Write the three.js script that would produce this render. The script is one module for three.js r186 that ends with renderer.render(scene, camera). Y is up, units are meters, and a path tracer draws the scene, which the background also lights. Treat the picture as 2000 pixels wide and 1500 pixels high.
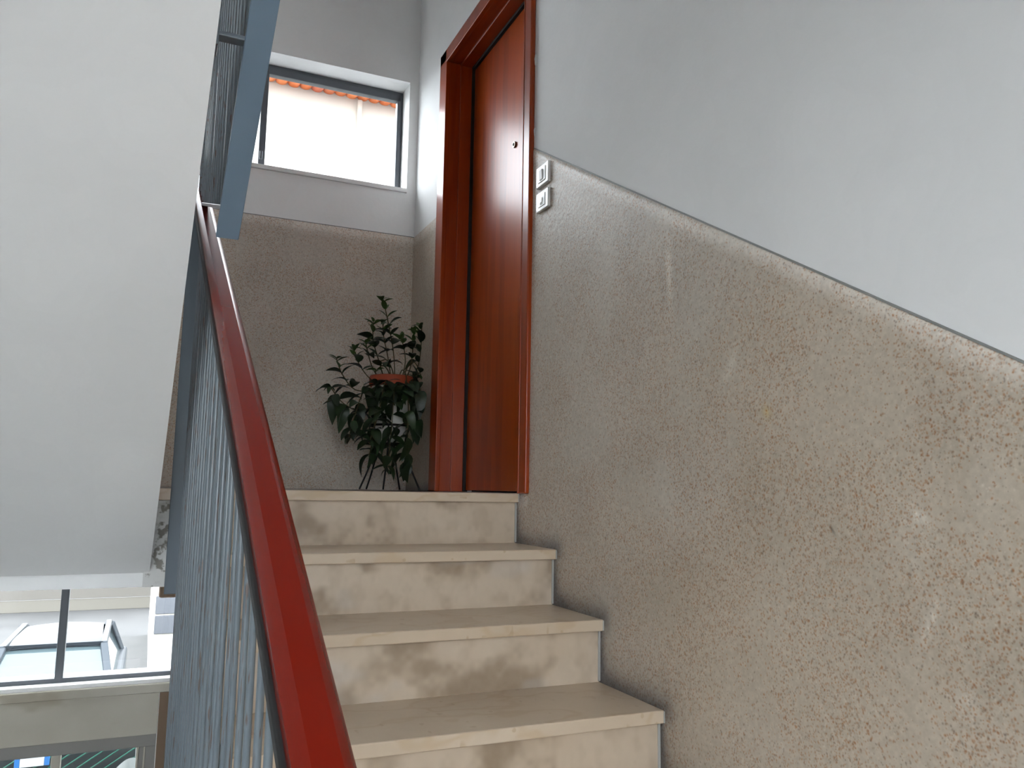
import * as THREE from 'three';
import { RoundedBoxGeometry } from 'three/addons/geometries/RoundedBoxGeometry.js';
import { mergeGeometries } from 'three/addons/utils/BufferGeometryUtils.js';

// ---------------------------------------------------------------- camera, sky, exposure
const scene = new THREE.Scene();
const CX = -1.1794, CY = 0.0139, CZ = 2.5909;
const camera = new THREE.PerspectiveCamera(50.63, 2000 / 1500, 0.02, 300);
{
  const yaw = 0.4149, pit = 0.129, rol = 0.0165;
  const fw = new THREE.Vector3(Math.sin(yaw) * Math.cos(pit), Math.sin(pit), -Math.cos(yaw) * Math.cos(pit));
  const rt = new THREE.Vector3().crossVectors(fw, new THREE.Vector3(0, 1, 0)).normalize();
  const up = new THREE.Vector3().crossVectors(rt, fw);
  const r2 = rt.clone().multiplyScalar(Math.cos(rol)).addScaledVector(up, Math.sin(rol));
  const u2 = up.clone().multiplyScalar(Math.cos(rol)).addScaledVector(rt, -Math.sin(rol));
  camera.position.set(CX, CY, CZ);
  camera.quaternion.setFromRotationMatrix(new THREE.Matrix4().makeBasis(r2, u2, fw.clone().negate()));
}
scene.add(camera);
scene.background = new THREE.Color(0.88, 0.945, 1.0);      // even white overcast
scene.backgroundIntensity = 9.5;
const renderer = new THREE.WebGLRenderer();
renderer.toneMapping = THREE.LinearToneMapping;
renderer.toneMappingExposure = 1.3;
renderer.shadowMap.enabled = true;

// ---------------------------------------------------------------- helpers
let seed = 7;
const rnd = () => { seed = (seed * 1664525 + 1013904223) >>> 0; return seed / 4294967296; };
const R = (a, b) => a + (b - a) * rnd();
const V3 = (x, y, z) => new THREE.Vector3(x, y, z);
const smooth = (a, b, x) => { const t = Math.min(1, Math.max(0, (x - a) / (b - a))); return t * t * (3 - 2 * t); };

const used = new Map();
function numbered(name) {
  const n = used.get(name) || 0; used.set(name, n + 1);
  return n ? name + '_' + String(n).padStart(3, '0') : name;
}
function mesh(name, geo, mat, parent) {
  const list = Array.isArray(geo) ? geo : [geo];
  const g = list.length > 1 ? mergeGeometries(list.map((q) => (q.index ? q.toNonIndexed() : q)), false) : list[0];
  const m = new THREE.Mesh(g, mat);
  m.castShadow = true; m.receiveShadow = true;
  m.name = numbered(name);
  (parent || scene).add(m);
  return m;
}
function tag(o, label, category, group) {
  o.userData.label = label; o.userData.category = category;
  if (group) o.userData.group = group;
  return o;
}
function struct(name, geo, mat, parent, label) {
  const m = mesh(name, geo, mat, parent);
  if (!parent) m.userData.kind = 'structure';
  if (label) m.userData.label = label;
  return m;
}
function thing(name, label, category, pos, group) {
  const g = new THREE.Group(); g.name = numbered(name); if (pos) g.position.copy(pos); scene.add(g);
  return tag(g, label, category, group);
}
function structGroup(name) { const g = new THREE.Group(); g.name = numbered(name); g.userData.kind = 'structure'; scene.add(g); return g; }

// uv in metres from the face normal
function uvm(g0, s = 1, du = 0, dv = 0, axis) {
  const g = g0.index ? g0.toNonIndexed() : g0, p = g.attributes.position, uv = new Float32Array(p.count * 2);
  const a = V3(), b = V3(), c = V3(), n = V3();
  for (let i = 0; i < p.count; i += 3) {
    a.fromBufferAttribute(p, i); b.fromBufferAttribute(p, i + 1); c.fromBufferAttribute(p, i + 2);
    n.crossVectors(b.clone().sub(a), c.clone().sub(a));
    const ax = Math.abs(n.x), ay = Math.abs(n.y), az = Math.abs(n.z);
    [a, b, c].forEach((q, k) => {
      let u, v;
      if (axis === 'x' || (!axis && ax >= ay && ax >= az)) { u = q.z; v = q.y; } else if (axis === 'y' || (!axis && ay >= az)) { u = q.x; v = q.z; } else { u = q.x; v = q.y; }
      uv[(i + k) * 2] = u * s + du; uv[(i + k) * 2 + 1] = v * s + dv;
    });
  }
  g.setAttribute('uv', new THREE.BufferAttribute(uv, 2));
  return g;
}
function box(x0, x1, y0, y1, z0, z1) {
  const g = new THREE.BoxGeometry(x1 - x0, y1 - y0, z1 - z0);
  g.translate((x0 + x1) / 2, (y0 + y1) / 2, (z0 + z1) / 2);
  return uvm(g);
}
function rbox(x0, x1, y0, y1, z0, z1, r = 0.003, seg = 2, du = 0, dv = 0) {
  const g = new RoundedBoxGeometry(x1 - x0, y1 - y0, z1 - z0, seg, r);
  g.translate((x0 + x1) / 2, (y0 + y1) / 2, (z0 + z1) / 2);
  return uvm(g, 1, du, dv);
}
// polygon in (z, y) pushed along x from x0 to x1
function prismX(pts, x0, x1, holes = []) {
  const sh = new THREE.Shape(pts.map(([z, y]) => new THREE.Vector2(-z, y)));
  for (const h of holes) sh.holes.push(new THREE.Path(h.map(([z, y]) => new THREE.Vector2(-z, y))));
  const g = new THREE.ExtrudeGeometry(sh, { depth: x1 - x0, bevelEnabled: false });
  g.rotateY(Math.PI / 2); g.translate(x0, 0, 0);
  return uvm(g);
}
// polygon in (x, y) pushed along z from z0 to z1
function prismZ(pts, z0, z1, holes = []) {
  const sh = new THREE.Shape(pts.map(([x, y]) => new THREE.Vector2(x, y)));
  for (const h of holes) sh.holes.push(new THREE.Path(h.map(([x, y]) => new THREE.Vector2(x, y))));
  const g = new THREE.ExtrudeGeometry(sh, { depth: z1 - z0, bevelEnabled: false });
  g.translate(0, 0, z0);
  return uvm(g);
}
const rectPts = (a0, a1, b0, b1) => [[a0, b0], [a1, b0], [a1, b1], [a0, b1]];
function tube(pts, r, seg = 16, rad = 6) {
  return new THREE.TubeGeometry(new THREE.CatmullRomCurve3(pts), seg, r, rad, false);
}
// a bar with rectangular section between two points, width along x
function bar(p, q, w, h) {
  const d = q.clone().sub(p), L = d.length();
  const g = new RoundedBoxGeometry(w, h, L, 1, Math.min(w, h) * 0.2);
  const m = new THREE.Matrix4().lookAt(q, p, V3(0, 1, 0)); m.setPosition(p.clone().add(q).multiplyScalar(0.5));
  g.applyMatrix4(m);
  return uvm(g);
}

// ---------------------------------------------------------------- textures (what surfaces are made of)
const hash = (x, y, s) => { let h = (x * 374761393 + y * 668265263 + s * 2147483647) | 0; h = Math.imul(h ^ (h >>> 13), 1274126177); h ^= h >>> 16; return (h >>> 0) / 4294967296; };
function vnoise(u, v, n, m, s) {          // periodic value noise, n x m cells over the unit square
  const x = u * n, y = v * m, xi = Math.floor(x), yi = Math.floor(y), fx = x - xi, fy = y - yi;
  const a = fx * fx * (3 - 2 * fx), b = fy * fy * (3 - 2 * fy);
  const X0 = ((xi % n) + n) % n, X1 = (X0 + 1) % n, Y0 = ((yi % m) + m) % m, Y1 = (Y0 + 1) % m;
  return (hash(X0, Y0, s) * (1 - a) + hash(X1, Y0, s) * a) * (1 - b) + (hash(X0, Y1, s) * (1 - a) + hash(X1, Y1, s) * a) * b;
}
function fbm(u, v, n, m, s, oct) { let t = 0, w = 0, a = 1; for (let k = 0; k < oct; k++) { t += a * vnoise(u, v, n << k, m << k, s + k); w += a; a *= 0.55; } return t / w; }
function dataTex(size, h, fn, srgb, rep = 1) {
  const d = new Uint8Array(size * h * 4);
  for (let j = 0; j < h; j++) for (let i = 0; i < size; i++) {
    const c = fn((i + 0.5) / size, (j + 0.5) / h), o = (j * size + i) * 4;
    d[o] = Math.max(0, Math.min(255, c[0])); d[o + 1] = Math.max(0, Math.min(255, c[1])); d[o + 2] = Math.max(0, Math.min(255, c[2])); d[o + 3] = 255;
  }
  const t = new THREE.DataTexture(d, size, h); t.wrapS = t.wrapT = THREE.RepeatWrapping; t.magFilter = THREE.LinearFilter; t.minFilter = THREE.LinearMipmapLinearFilter; t.generateMipmaps = true;
  if (srgb) t.colorSpace = THREE.SRGBColorSpace;
  t.repeat.set(rep, rep); t.needsUpdate = true;
  return t;
}
const mixc = (a, b, t) => [a[0] + (b[0] - a[0]) * t, a[1] + (b[1] - a[1]) * t, a[2] + (b[2] - a[2]) * t];

// speckled graffiato dado: beige grey base with ochre brown grains
const dadoMap = (() => {
  const N = 1024, f = new Float32Array(N * N * 3);
  for (let j = 0; j < N; j++) for (let i = 0; i < N; i++) {
    const u = (i + 0.5) / N, v = (j + 0.5) / N, big = fbm(u, v, 5, 5, 11, 4), fine = fbm(u, v, 130, 130, 15, 3) - 0.5, o = (j * N + i) * 3;
    const c = mixc([188, 182, 172], [200, 193, 183], big);
    for (let k = 0; k < 3; k++) f[o + k] = c[k] + fine * 26;
  }
  const tints = [[156, 98, 58], [150, 100, 66], [134, 104, 82], [168, 118, 78], [218, 215, 210], [118, 104, 94]];
  for (let n = 0; n < 44000; n++) {            // soft grains, drawn downwards by the spatula
    const x = rnd() * N, y = rnd() * N, dens = fbm(x / N, y / N, 7, 7, 31, 3);
    if (rnd() > smooth(0.25, 0.7, dens) + 0.25) continue;
    const rx = 0.7 + rnd() * 0.85, ry = rx * (0.8 + rnd() * 0.9), t = tints[Math.floor(rnd() * 5.99)], al = 0.22 + rnd() * 0.48, ti = (rnd() - 0.5) * 2.2, ca = Math.cos(ti), sa = Math.sin(ti);
    for (let dy = -4; dy <= 4; dy++) for (let dx = -4; dx <= 4; dx++) {
      const a = (dx * ca + dy * sa) / rx, q = (-dx * sa + dy * ca) / ry, w = al * Math.exp(-0.7 * (a * a + q * q)); if (w < 0.02) continue;
      const o = ((((Math.floor(y) + dy) % N + N) % N) * N + (((Math.floor(x) + dx) % N + N) % N)) * 3;
      for (let k = 0; k < 3; k++) f[o + k] += (t[k] - f[o + k]) * w;
    }
  }
  return dataTex(N, N, (u, v) => { const o = (Math.floor(v * N) * N + Math.floor(u * N)) * 3; return [f[o], f[o + 1], f[o + 2]]; }, true);
})();
const dadoBump = dataTex(1024, 1024, (u, v) => { const h = 255 * (0.55 * vnoise(u, v, 120, 90, 41) + 0.3 * vnoise(u, v, 230, 190, 21) + 0.15 * fbm(u, v, 20, 20, 43, 2)); return [h, h, h]; });
const plasterBump = dataTex(512, 512, (u, v) => { const h = 255 * (0.5 * fbm(u, v, 70, 70, 51, 3) + 0.5 * fbm(u, v, 8, 8, 55, 3)); return [h, h, h]; });
const plasterMap = dataTex(512, 512, (u, v) => { const h = 236 + 14 * fbm(u, v, 4, 4, 61, 4); return [h, h, h - 1]; }, true, 0.7);
const marbleMap = dataTex(1024, 1024, (u, v) => {
  const w = fbm(u, v, 4, 6, 71, 4), vein = Math.abs(fbm(u + 0.03 * w, v, 5, 9, 75, 4) - 0.5), f = fbm(u, v, 40, 40, 79, 3), spot = vnoise(u, v, 60, 60, 83);
  let c = mixc([213, 196, 170], [229, 217, 197], w);
  c = mixc(c, [196, 168, 128], smooth(0.05, 0.0, vein) * 0.35);
  c = mixc(c, [186, 160, 124], smooth(0.9, 0.98, spot) * 0.5);
  return mixc(c, [204, 188, 164], f * 0.4);
}, true, 0.8);
// risers scuffed by shoes: the same stone with grey brown smears
const riserMap = dataTex(1024, 512, (u, v) => {
  const w = fbm(u, v, 4, 3, 171, 4), f = fbm(u, v, 60, 30, 179, 3), sc = fbm(u, v, 9, 5, 181, 4), sc2 = fbm(u, v, 22, 9, 185, 3);
  let c = mixc([212, 196, 172], [228, 217, 199], w);
  c = mixc(c, [138, 120, 98], smooth(0.46, 0.78, sc) * 0.7);
  c = mixc(c, [168, 152, 130], smooth(0.45, 0.85, sc2) * 0.4);
  c = mixc(c, [206, 210, 214], smooth(0.6, 0.8, fbm(u, v, 6, 5, 191, 3)) * 0.35);
  return mixc(c, [200, 186, 164], f * 0.35);
}, true, 1);
const woodMap = dataTex(512, 1024, (u, v) => {
  const ring = fbm(u, v, 26, 2, 91, 3), fine = fbm(u, v, 120, 5, 95, 3), wide = fbm(u, v, 6, 1, 97, 2);
  let c = mixc([178, 92, 36], [202, 116, 50], wide);
  c = mixc(c, [136, 62, 22], smooth(0.45, 0.75, ring) * 0.5);
  return mixc(c, [150, 74, 30], fine * 0.4);
}, true, 1);
const steelMap = dataTex(256, 1024, (u, v) => {
  const a = fbm(u, v, 6, 24, 101, 4), rust = smooth(0.66, 0.78, fbm(u, v, 8, 46, 105, 4));
  let c = mixc([88, 98, 106], [112, 123, 130], a);
  return mixc(c, [80, 54, 40], rust * 0.7);
}, true, 1);
const paintMap = dataTex(256, 512, (u, v) => mixc(mixc([104, 124, 142], [120, 139, 155], fbm(u, v, 5, 12, 301, 4)), [110, 92, 78], smooth(0.7, 0.8, fbm(u, v, 9, 20, 305, 4)) * 0.6), true, 1);
const grimeMap = dataTex(512, 512, (u, v) => {
  const s = smooth(0.5, 0.72, fbm(u, v, 6, 9, 111, 5)), s2 = smooth(0.6, 0.7, fbm(u, v, 12, 12, 117, 4));
  return mixc(mixc([214, 213, 210], [150, 148, 140], s * 0.5), [84, 78, 68], s2 * 0.6);
}, true, 3);
const beigeMap = dataTex(512, 512, (u, v) => {
  const s = fbm(u, v, 5, 7, 121, 4), d = smooth(0.55, 0.75, fbm(u, v, 4, 6, 127, 4));
  return mixc(mixc([176, 170, 156], [192, 187, 175], s), [140, 126, 104], d * 0.4);
}, true, 1);
const asphaltMap = dataTex(512, 512, (u, v) => { const h = 58 + 18 * fbm(u, v, 6, 6, 131, 5); return [h, h, h]; }, true, 0.2);

// ---------------------------------------------------------------- materials
const S = (o) => new THREE.MeshStandardMaterial(o), P = (o) => new THREE.MeshPhysicalMaterial(o);
const M = {
  white: P({ map: plasterMap, roughness: 0.8, bumpMap: plasterBump, bumpScale: 0.0008, color: 0xffffff, specularIntensity: 0.3 }),
  dado: P({ map: dadoMap, color: 0xfffaf2, roughness: 0.45, bumpMap: dadoBump, bumpScale: 0.0007, vertexColors: true, specularIntensity: 0.55, clearcoat: 0.15, clearcoatRoughness: 0.5 }),
  dadoLine: S({ color: 0x8f8f8c, roughness: 0.6 }),
  marble: P({ map: marbleMap, color: 0xece6e4, roughness: 0.3, specularIntensity: 0.8 }),
  riser: P({ map: riserMap, color: 0xeae4e2, roughness: 0.42 }),
  wood: P({ map: woodMap, color: 0xd89a50, roughness: 0.4, specularIntensity: 0.4, clearcoat: 0.6, clearcoatRoughness: 0.24 }),
  leaf: P({ map: woodMap, color: 0xecb850, roughness: 0.42, specularIntensity: 0.2, clearcoat: 0.6, clearcoatRoughness: 0.3 }),
  rubber: S({ color: 0x141414, roughness: 0.8 }),
  brass: S({ color: 0x9a948a, roughness: 0.35, metalness: 0.9 }),
  rail: P({ color: new THREE.Color(0.155, 0.0085, 0.003), roughness: 0.22, specularIntensity: 0.3 }),
  dark: S({ color: 0x2a2b2b, roughness: 0.6, metalness: 0.3 }),
  steel: P({ map: steelMap, roughness: 0.3, clearcoat: 0.5, clearcoatRoughness: 0.15 }),
  mortar: S({ color: 0xa8a7a2, roughness: 0.9 }),
  postPaint: S({ color: 0x56626b, roughness: 0.45 }),
  bluebar: P({ map: paintMap, roughness: 0.45 }),
  grime: S({ map: grimeMap, roughness: 0.8 }),
  beige: S({ map: beigeMap, roughness: 0.75 }),
  gapShade: S({ color: 0x3a3f44, roughness: 0.7 }),
  frame: S({ color: 0x5a5e63, roughness: 0.45, metalness: 0.3 }),
  greyFrame: S({ color: 0x8d8a86, roughness: 0.5, metalness: 0.1 }),
  brownPost: S({ color: 0x7a6552, roughness: 0.7 }),
  glass: P({ color: 0xffffff, transmission: 1, thickness: 0, roughness: 0.0, ior: 1.45 }),
  plastic: P({ color: 0xe8e8e4, roughness: 0.32, clearcoat: 0.3 }),
  plasticGrey: P({ color: 0xcfd0cc, roughness: 0.4 }),
  terrazzo: P({ map: marbleMap, color: 0x6a6054, roughness: 0.4 }),
  pot: P({ color: 0xd9d6cf, roughness: 0.4 }),
  potRim: S({ color: 0xa5482c, roughness: 0.7 }),
  soil: S({ color: 0x2b2018, roughness: 1 }),
  iron: S({ color: 0x1c1b1a, roughness: 0.55, metalness: 0.5 }),
  stem: S({ color: 0x4a4326, roughness: 0.8 }),
  leafGreen: [0x1c2f15, 0x223819, 0x172811].map((c) => P({ color: c, roughness: 0.45, transmission: 0.0 })),
  leafTip: P({ color: 0x3c5620, roughness: 0.5 }),
  asphalt: S({ map: asphaltMap, roughness: 0.95 }),
  kerb: S({ color: 0x6a665e, roughness: 0.9 }),
  grass: S({ color: 0x4a5a34, roughness: 1 }),
  board: [0x66635c, 0x5e5b56, 0x6e6b64].map((c) => S({ color: c, roughness: 0.85 })),
  render: S({ map: plasterMap, color: 0xc6c3ba, roughness: 0.9 }),
  shutter: S({ color: 0x484b50, roughness: 0.7 }),
  tile: [0xd8743e, 0xcc7048, 0xe08048, 0xc86c50].map((c) => S({ color: c, roughness: 0.85 })),
  carPaint: P({ color: 0x383d42, roughness: 0.5, specularIntensity: 0.35 }),
  carGlass: P({ color: 0x3e494c, roughness: 0.05, specularIntensity: 1 }),
  tyre: S({ color: 0x151515, roughness: 0.9 }),
  chrome: S({ color: 0xc8c8c8, roughness: 0.2, metalness: 1 }),
  netGreen: S({ color: 0x125a48, roughness: 0.6 }),
  gateDark: S({ color: 0x081618, roughness: 0.8 }),
  signWhite: S({ color: 0xb4babe, roughness: 0.5 }),
  signBlue: S({ color: 0x1f62a0, roughness: 0.5 }),
  sheet: S({ color: 0xb9bfbe, roughness: 0.7 }),
};

// ---------------------------------------------------------------- measures of the stairwell
const RISE = 0.17, GO = 0.2903, SL = RISE / GO, OV = 0.0216;
const ZB = -1.388, ZF = 3.85, XL = -2.25, YF = -9 * RISE, YG = -18 * RISE, YTOP = 3.35;
const HD = 1.2696, HL = 1.3107, ZD0 = -0.972, ZD1 = 0.079;       // dado heights, door casing
// the well between the flights stands a degree off the outer walls
const TH = 0.018, wellM = new THREE.Matrix4().makeRotationY(TH).setPosition(CX, 0, CZ);
const well = (a, y, d) => V3(a, y, -d).applyMatrix4(wellM);
const W = (g) => g.applyMatrix4(wellM);

// ---------------------------------------------------------------- walls
struct('wall_right', prismX(
  [[ZB, YG - 0.2], [ZB, YTOP], [ZF, YTOP], [ZF, YG - 0.2]], 0, 0.3,
  [[[-0.90, -0.001], [-0.90, 2.055], [0.045, 2.055], [0.045, -0.001]]]), M.white);
// window openings in the back wall; the entrance is below
const WX0 = -1.53, WX1 = -0.05, WY0 = 1.563, WY1 = 2.16;
struct('wall_back', prismZ(
  [[XL, YG - 0.2], [0.3, YG - 0.2], [0.3, YTOP], [XL, YTOP]], ZB - 0.25, ZB,
  [rectPts(WX0, WX1, WY0, WY1), rectPts(-2.12, -1.0, -0.83, -0.22), rectPts(-2.12, -1.08, YG, -1.058)]), M.white);
struct('wall_left', box(XL - 0.25, XL, YG - 0.2, YTOP, ZB, ZF), M.white);
// wide landing window behind the photographer
struct('wall_front', prismZ(
  [[XL, YG - 0.2], [0.3, YG - 0.2], [0.3, YTOP], [XL, YTOP]], ZF, ZF + 0.25,
  [rectPts(-2.15, -0.75, -0.75, 1.12), rectPts(-2.15, -0.75, 2.3, 3.2)]), M.white);
struct('ceiling', box(XL - 0.25, 0.3, YTOP, YTOP + 0.2, ZB - 0.36, ZF + 0.25), M.white);
struct('floor', box(XL - 0.25, 0.3, YG - 0.2, YG, ZB - 0.36, ZF + 0.25), M.terrazzo);

// dado: a coat 4 mm thick on the plaster, its dirt, scrapes and painted top sheen in vertex colours
function stairDist(z, y) {                     // how far from the edge of tread and riser, and whether in a corner
  let best = 9, corner = 9;
  for (let k = 0; k <= 9; k++) {
    const z0 = (k - 1) * GO - OV, z1 = k * GO, yt = -k * RISE;
    const a = k === 0 ? -9 : z0;
    const dz = z < a ? a - z : z > z1 ? z - z1 : 0, dt = Math.hypot(dz, y - yt);
    const rz = k * GO - OV, dy = y > yt ? y - yt : y < yt - RISE ? yt - RISE - y : 0;
    best = Math.min(best, dt, Math.hypot(z - rz, dy) * 1.25);
    corner = Math.min(corner, Math.hypot(z - rz, y - (yt - RISE)));
  }
  return [best, corner];
}
const marks = [
  [1.05, 0.42, 0.10, 0.05, 0.5, 0.12], [1.75, 0.05, 0.03, 0.16, -0.2, 0.12], [1.72, 0.2, 0.12, 0.06, -0.5, 0.10], [1.35, -0.25, 0.12, 0.10, 0, 0.10], [1.58, -0.22, 0.10, 0.14, 0.2, -0.08], [1.74, -0.25, 0.05, 0.05, 0, -0.10], [1.66, 0.14, 0.05, 0.07, 0, -0.10], // z, y, radius z, radius y, tilt, strength (light scrape above 0, dark below)
  [0.906, 0.53, 0.012, 0.10, 0.0, 0.6], [0.90, 0.61, 0.010, 0.06, 0.1, 0.45], [1.14, 0.297, 0.014, 0.040, -0.6, 0.65], [1.615, -0.02, 0.013, 0.011, 0.3, 1.0],
  [1.60, -0.06, 0.05, 0.06, 0, 0.16], [1.625, -0.19, 0.007, 0.045, -0.5, 0.8], [1.60, -0.10, 0.005, 0.06, 0.2, 0.2], [1.424, -0.052, 0.006, 0.004, 0, -0.6],
  [1.31, 0.0, 0.05, 0.03, 0.2, 0.10], [1.52, 0.35, 0.08, 0.05, 0.5, 0.14], [1.68, -0.30, 0.02, 0.02, 0, 0.4], [1.27, 0.24, 0.03, 0.03, 0, 0.14], [1.26, -0.05, 0.004, 0.012, 0, 0.5], [1.0, 0.2, 0.06, 0.2, 0, 0.06],
];
function dadoPatch(z0, z1, nz, ny, top, bottom, x, sideIn) {
  const pos = [], uv = [], col = [], idx = [];
  for (let i = 0; i <= nz; i++) {
    const z = z0 + (z1 - z0) * i / nz, yt = top(z), yb = bottom(z);
    for (let j = 0; j <= ny; j++) {
      const t = j / ny, y = yb + (yt - yb) * t, up = yt - y;
      const lip = up < 0.004 ? 0.003 * (1 - up / 0.004) : 0;
      pos.push(x + lip * sideIn, y, z); uv.push(z, y);
      const n1 = fbm(z * 0.2 + 0.3, y * 0.2 + 0.5, 5, 5, 201, 4), n2 = fbm(z * 0.2 + 0.3, y * 0.2 + 0.5, 22, 22, 205, 3);
      const warm = smooth(0.36, 0.66, n1), n3 = fbm(z * 0.2 + 0.1, y * 0.2 + 0.7, 8, 8, 211, 4);
      let r = 1.05 - 0.06 * warm, g = 1.055 - 0.10 * warm, b = 1.09 - 0.165 * warm; const dull = 1 - 0.13 * smooth(0.45, 0.75, n3); r *= dull; g *= dull; b *= dull;
      const pale = smooth(0.06, 0.012, up + 0.035 * (n2 - 0.5)) * 0.48; r += pale * 0.9; g += pale * 1.02; b += pale * 1.25;   // sheen along the top edge, painted in as a paler band
      const [e, c] = stairDist(z, y);
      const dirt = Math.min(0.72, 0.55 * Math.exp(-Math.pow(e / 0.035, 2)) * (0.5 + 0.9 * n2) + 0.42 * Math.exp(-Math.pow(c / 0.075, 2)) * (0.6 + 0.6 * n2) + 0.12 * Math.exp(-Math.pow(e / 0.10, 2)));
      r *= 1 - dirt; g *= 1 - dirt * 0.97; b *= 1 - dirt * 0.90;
      for (const [mz, my, rz, ry, ti, s] of marks) {
        const dz = z - mz, dy = y - my, a = dz * Math.cos(ti) + dy * Math.sin(ti), q = -dz * Math.sin(ti) + dy * Math.cos(ti);
        const w = Math.exp(-(a * a) / (rz * rz) - (q * q) / (ry * ry)) * (0.6 + 0.8 * n2);
        if (s > 0) { r += (1.36 - r) * s * w; g += (1.40 - g) * s * w; b += (1.46 - b) * s * w; } else { r *= 1 + s * w; g *= 1 + s * w; b *= 1 + s * w; }
      }
      const yl = Math.exp(-Math.pow((z - 1.252) / 0.011, 2) - Math.pow((y - 0.184) / 0.012, 2)); b -= 0.32 * yl; r += 0.1 * yl;
      col.push(r, g, b);
    }
  }
  const q = ny + 1;
  for (let i = 0; i < nz; i++) for (let j = 0; j < ny; j++) {
    const a = i * q + j, b = a + q;
    if (sideIn > 0) idx.push(a, b, a + 1, b, b + 1, a + 1); else idx.push(a, a + 1, b, b, a + 1, b + 1);
  }
  const g = new THREE.BufferGeometry();
  g.setAttribute('position', new THREE.Float32BufferAttribute(pos, 3)); g.setAttribute('uv', new THREE.Float32BufferAttribute(uv, 2)); g.setAttribute('color', new THREE.Float32BufferAttribute(col, 3));
  g.setIndex(idx); g.computeVertexNormals();
  return g;
}
const dadoTop = (z) => z < -0.07 ? HL : HD - SL * z;
const stairLow = (z) => z < 0 ? -0.1 : Math.max(YF - 0.1, -SL * z - 0.25);
{
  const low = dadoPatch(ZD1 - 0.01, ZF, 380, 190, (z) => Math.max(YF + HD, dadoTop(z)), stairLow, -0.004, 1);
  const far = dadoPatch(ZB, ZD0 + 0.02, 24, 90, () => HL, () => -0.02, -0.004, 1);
  for (const g of [low, far]) { const n = g.attributes.normal; if (n.getX(Math.floor(n.count / 2)) > 0) { const ix = g.index.array; for (let k = 0; k < ix.length; k += 3) { const t = ix[k]; ix[k] = ix[k + 1]; ix[k + 1] = t; } g.computeVertexNormals(); } }
  const under = dadoPatch(-0.06, ZD1 - 0.01, 13, 50, () => -0.0005, () => -0.5, -0.004, 1);
  if (under.attributes.normal.getX(200) > 0) { const ix = under.index.array; for (let k = 0; k < ix.length; k += 3) { const t = ix[k]; ix[k] = ix[k + 1]; ix[k + 1] = t; } under.computeVertexNormals(); }
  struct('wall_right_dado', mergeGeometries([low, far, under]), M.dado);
  // back wall dado, the same coat turned to face the stairs
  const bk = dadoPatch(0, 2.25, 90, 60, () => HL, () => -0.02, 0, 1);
  const p = bk.attributes.position, uvb = bk.attributes.uv;
  for (let k = 0; k < p.count; k++) { const x = -p.getZ(k), lip = p.getX(k); p.setXYZ(k, x, p.getY(k), ZB + 0.004 - lip); uvb.setXY(k, x, p.getY(k)); }
  const ix = bk.index.array; bk.computeVertexNormals();
  if (bk.attributes.normal.getZ(100) < 0) { for (let k = 0; k < ix.length; k += 3) { const t = ix[k]; ix[k] = ix[k + 1]; ix[k + 1] = t; } bk.computeVertexNormals(); }
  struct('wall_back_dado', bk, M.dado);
  // thin dark line painted where dado and white wall meet
  const zA = ZD1 - 0.01, zE = 2.6;
  const ln = prismX([[zA, dadoTop(zA)], [zA, dadoTop(zA) + 0.0045], [zE, dadoTop(zE) + 0.0045], [zE, dadoTop(zE)]], -0.003, 0.002);
  struct('trim_1', ln, M.dadoLine);
  struct('trim_2', [box(-2.2, -0.001, HL, HL + 0.003, ZB - 0.001, ZB + 0.003)], M.dadoLine);
}

// ---------------------------------------------------------------- stairs and landings
const stair = structGroup('staircase');
const leftX = (z) => CX + 0.193 - TH * (CZ - z);
for (let k = 0; k <= 9; k++) {
  const y = -k * RISE, zn = k * GO, zi = k === 0 ? ZB : (k - 1) * GO - OV, xl = leftX(zn);
  if (k > 0) mesh('tread', rbox(xl, -0.0045, y - 0.031, y, zi - 0.02, zn, 0.0035, 2, k * 0.37, k * 0.61), M.marble, stair);
  else mesh('tread', rbox(xl, -0.0045, y - 0.031, y, -0.30, zn, 0.0035, 2, 0.2, 0.1), M.marble, stair);
  if (k < 9) {
    const g = box(xl + 0.005, -0.0075, y - RISE, y - 0.030, zn - OV - 0.02, zn - OV);
    const uv = g.attributes.uv; for (let i = 0; i < uv.count; i++) uv.setXY(i, uv.getX(i) * 0.9 + k * 0.43, (uv.getY(i) + k * RISE) * 1.6 + k * 0.23);
    mesh('riser', g, M.riser, stair);
    // pale mortar beads where riser and tread end against the wall
    mesh('mortar_joint', [rbox(-0.0105, -0.0035, y - RISE + 0.002, y - 0.032, zn - OV - 0.002, zn - OV + 0.004, 0.002, 1), rbox(-0.0075, -0.0035, y - 0.030, y - 0.002, zn - 0.012, zn + 0.0015, 0.0015, 1)], M.mortar, stair);
  }
}
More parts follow.
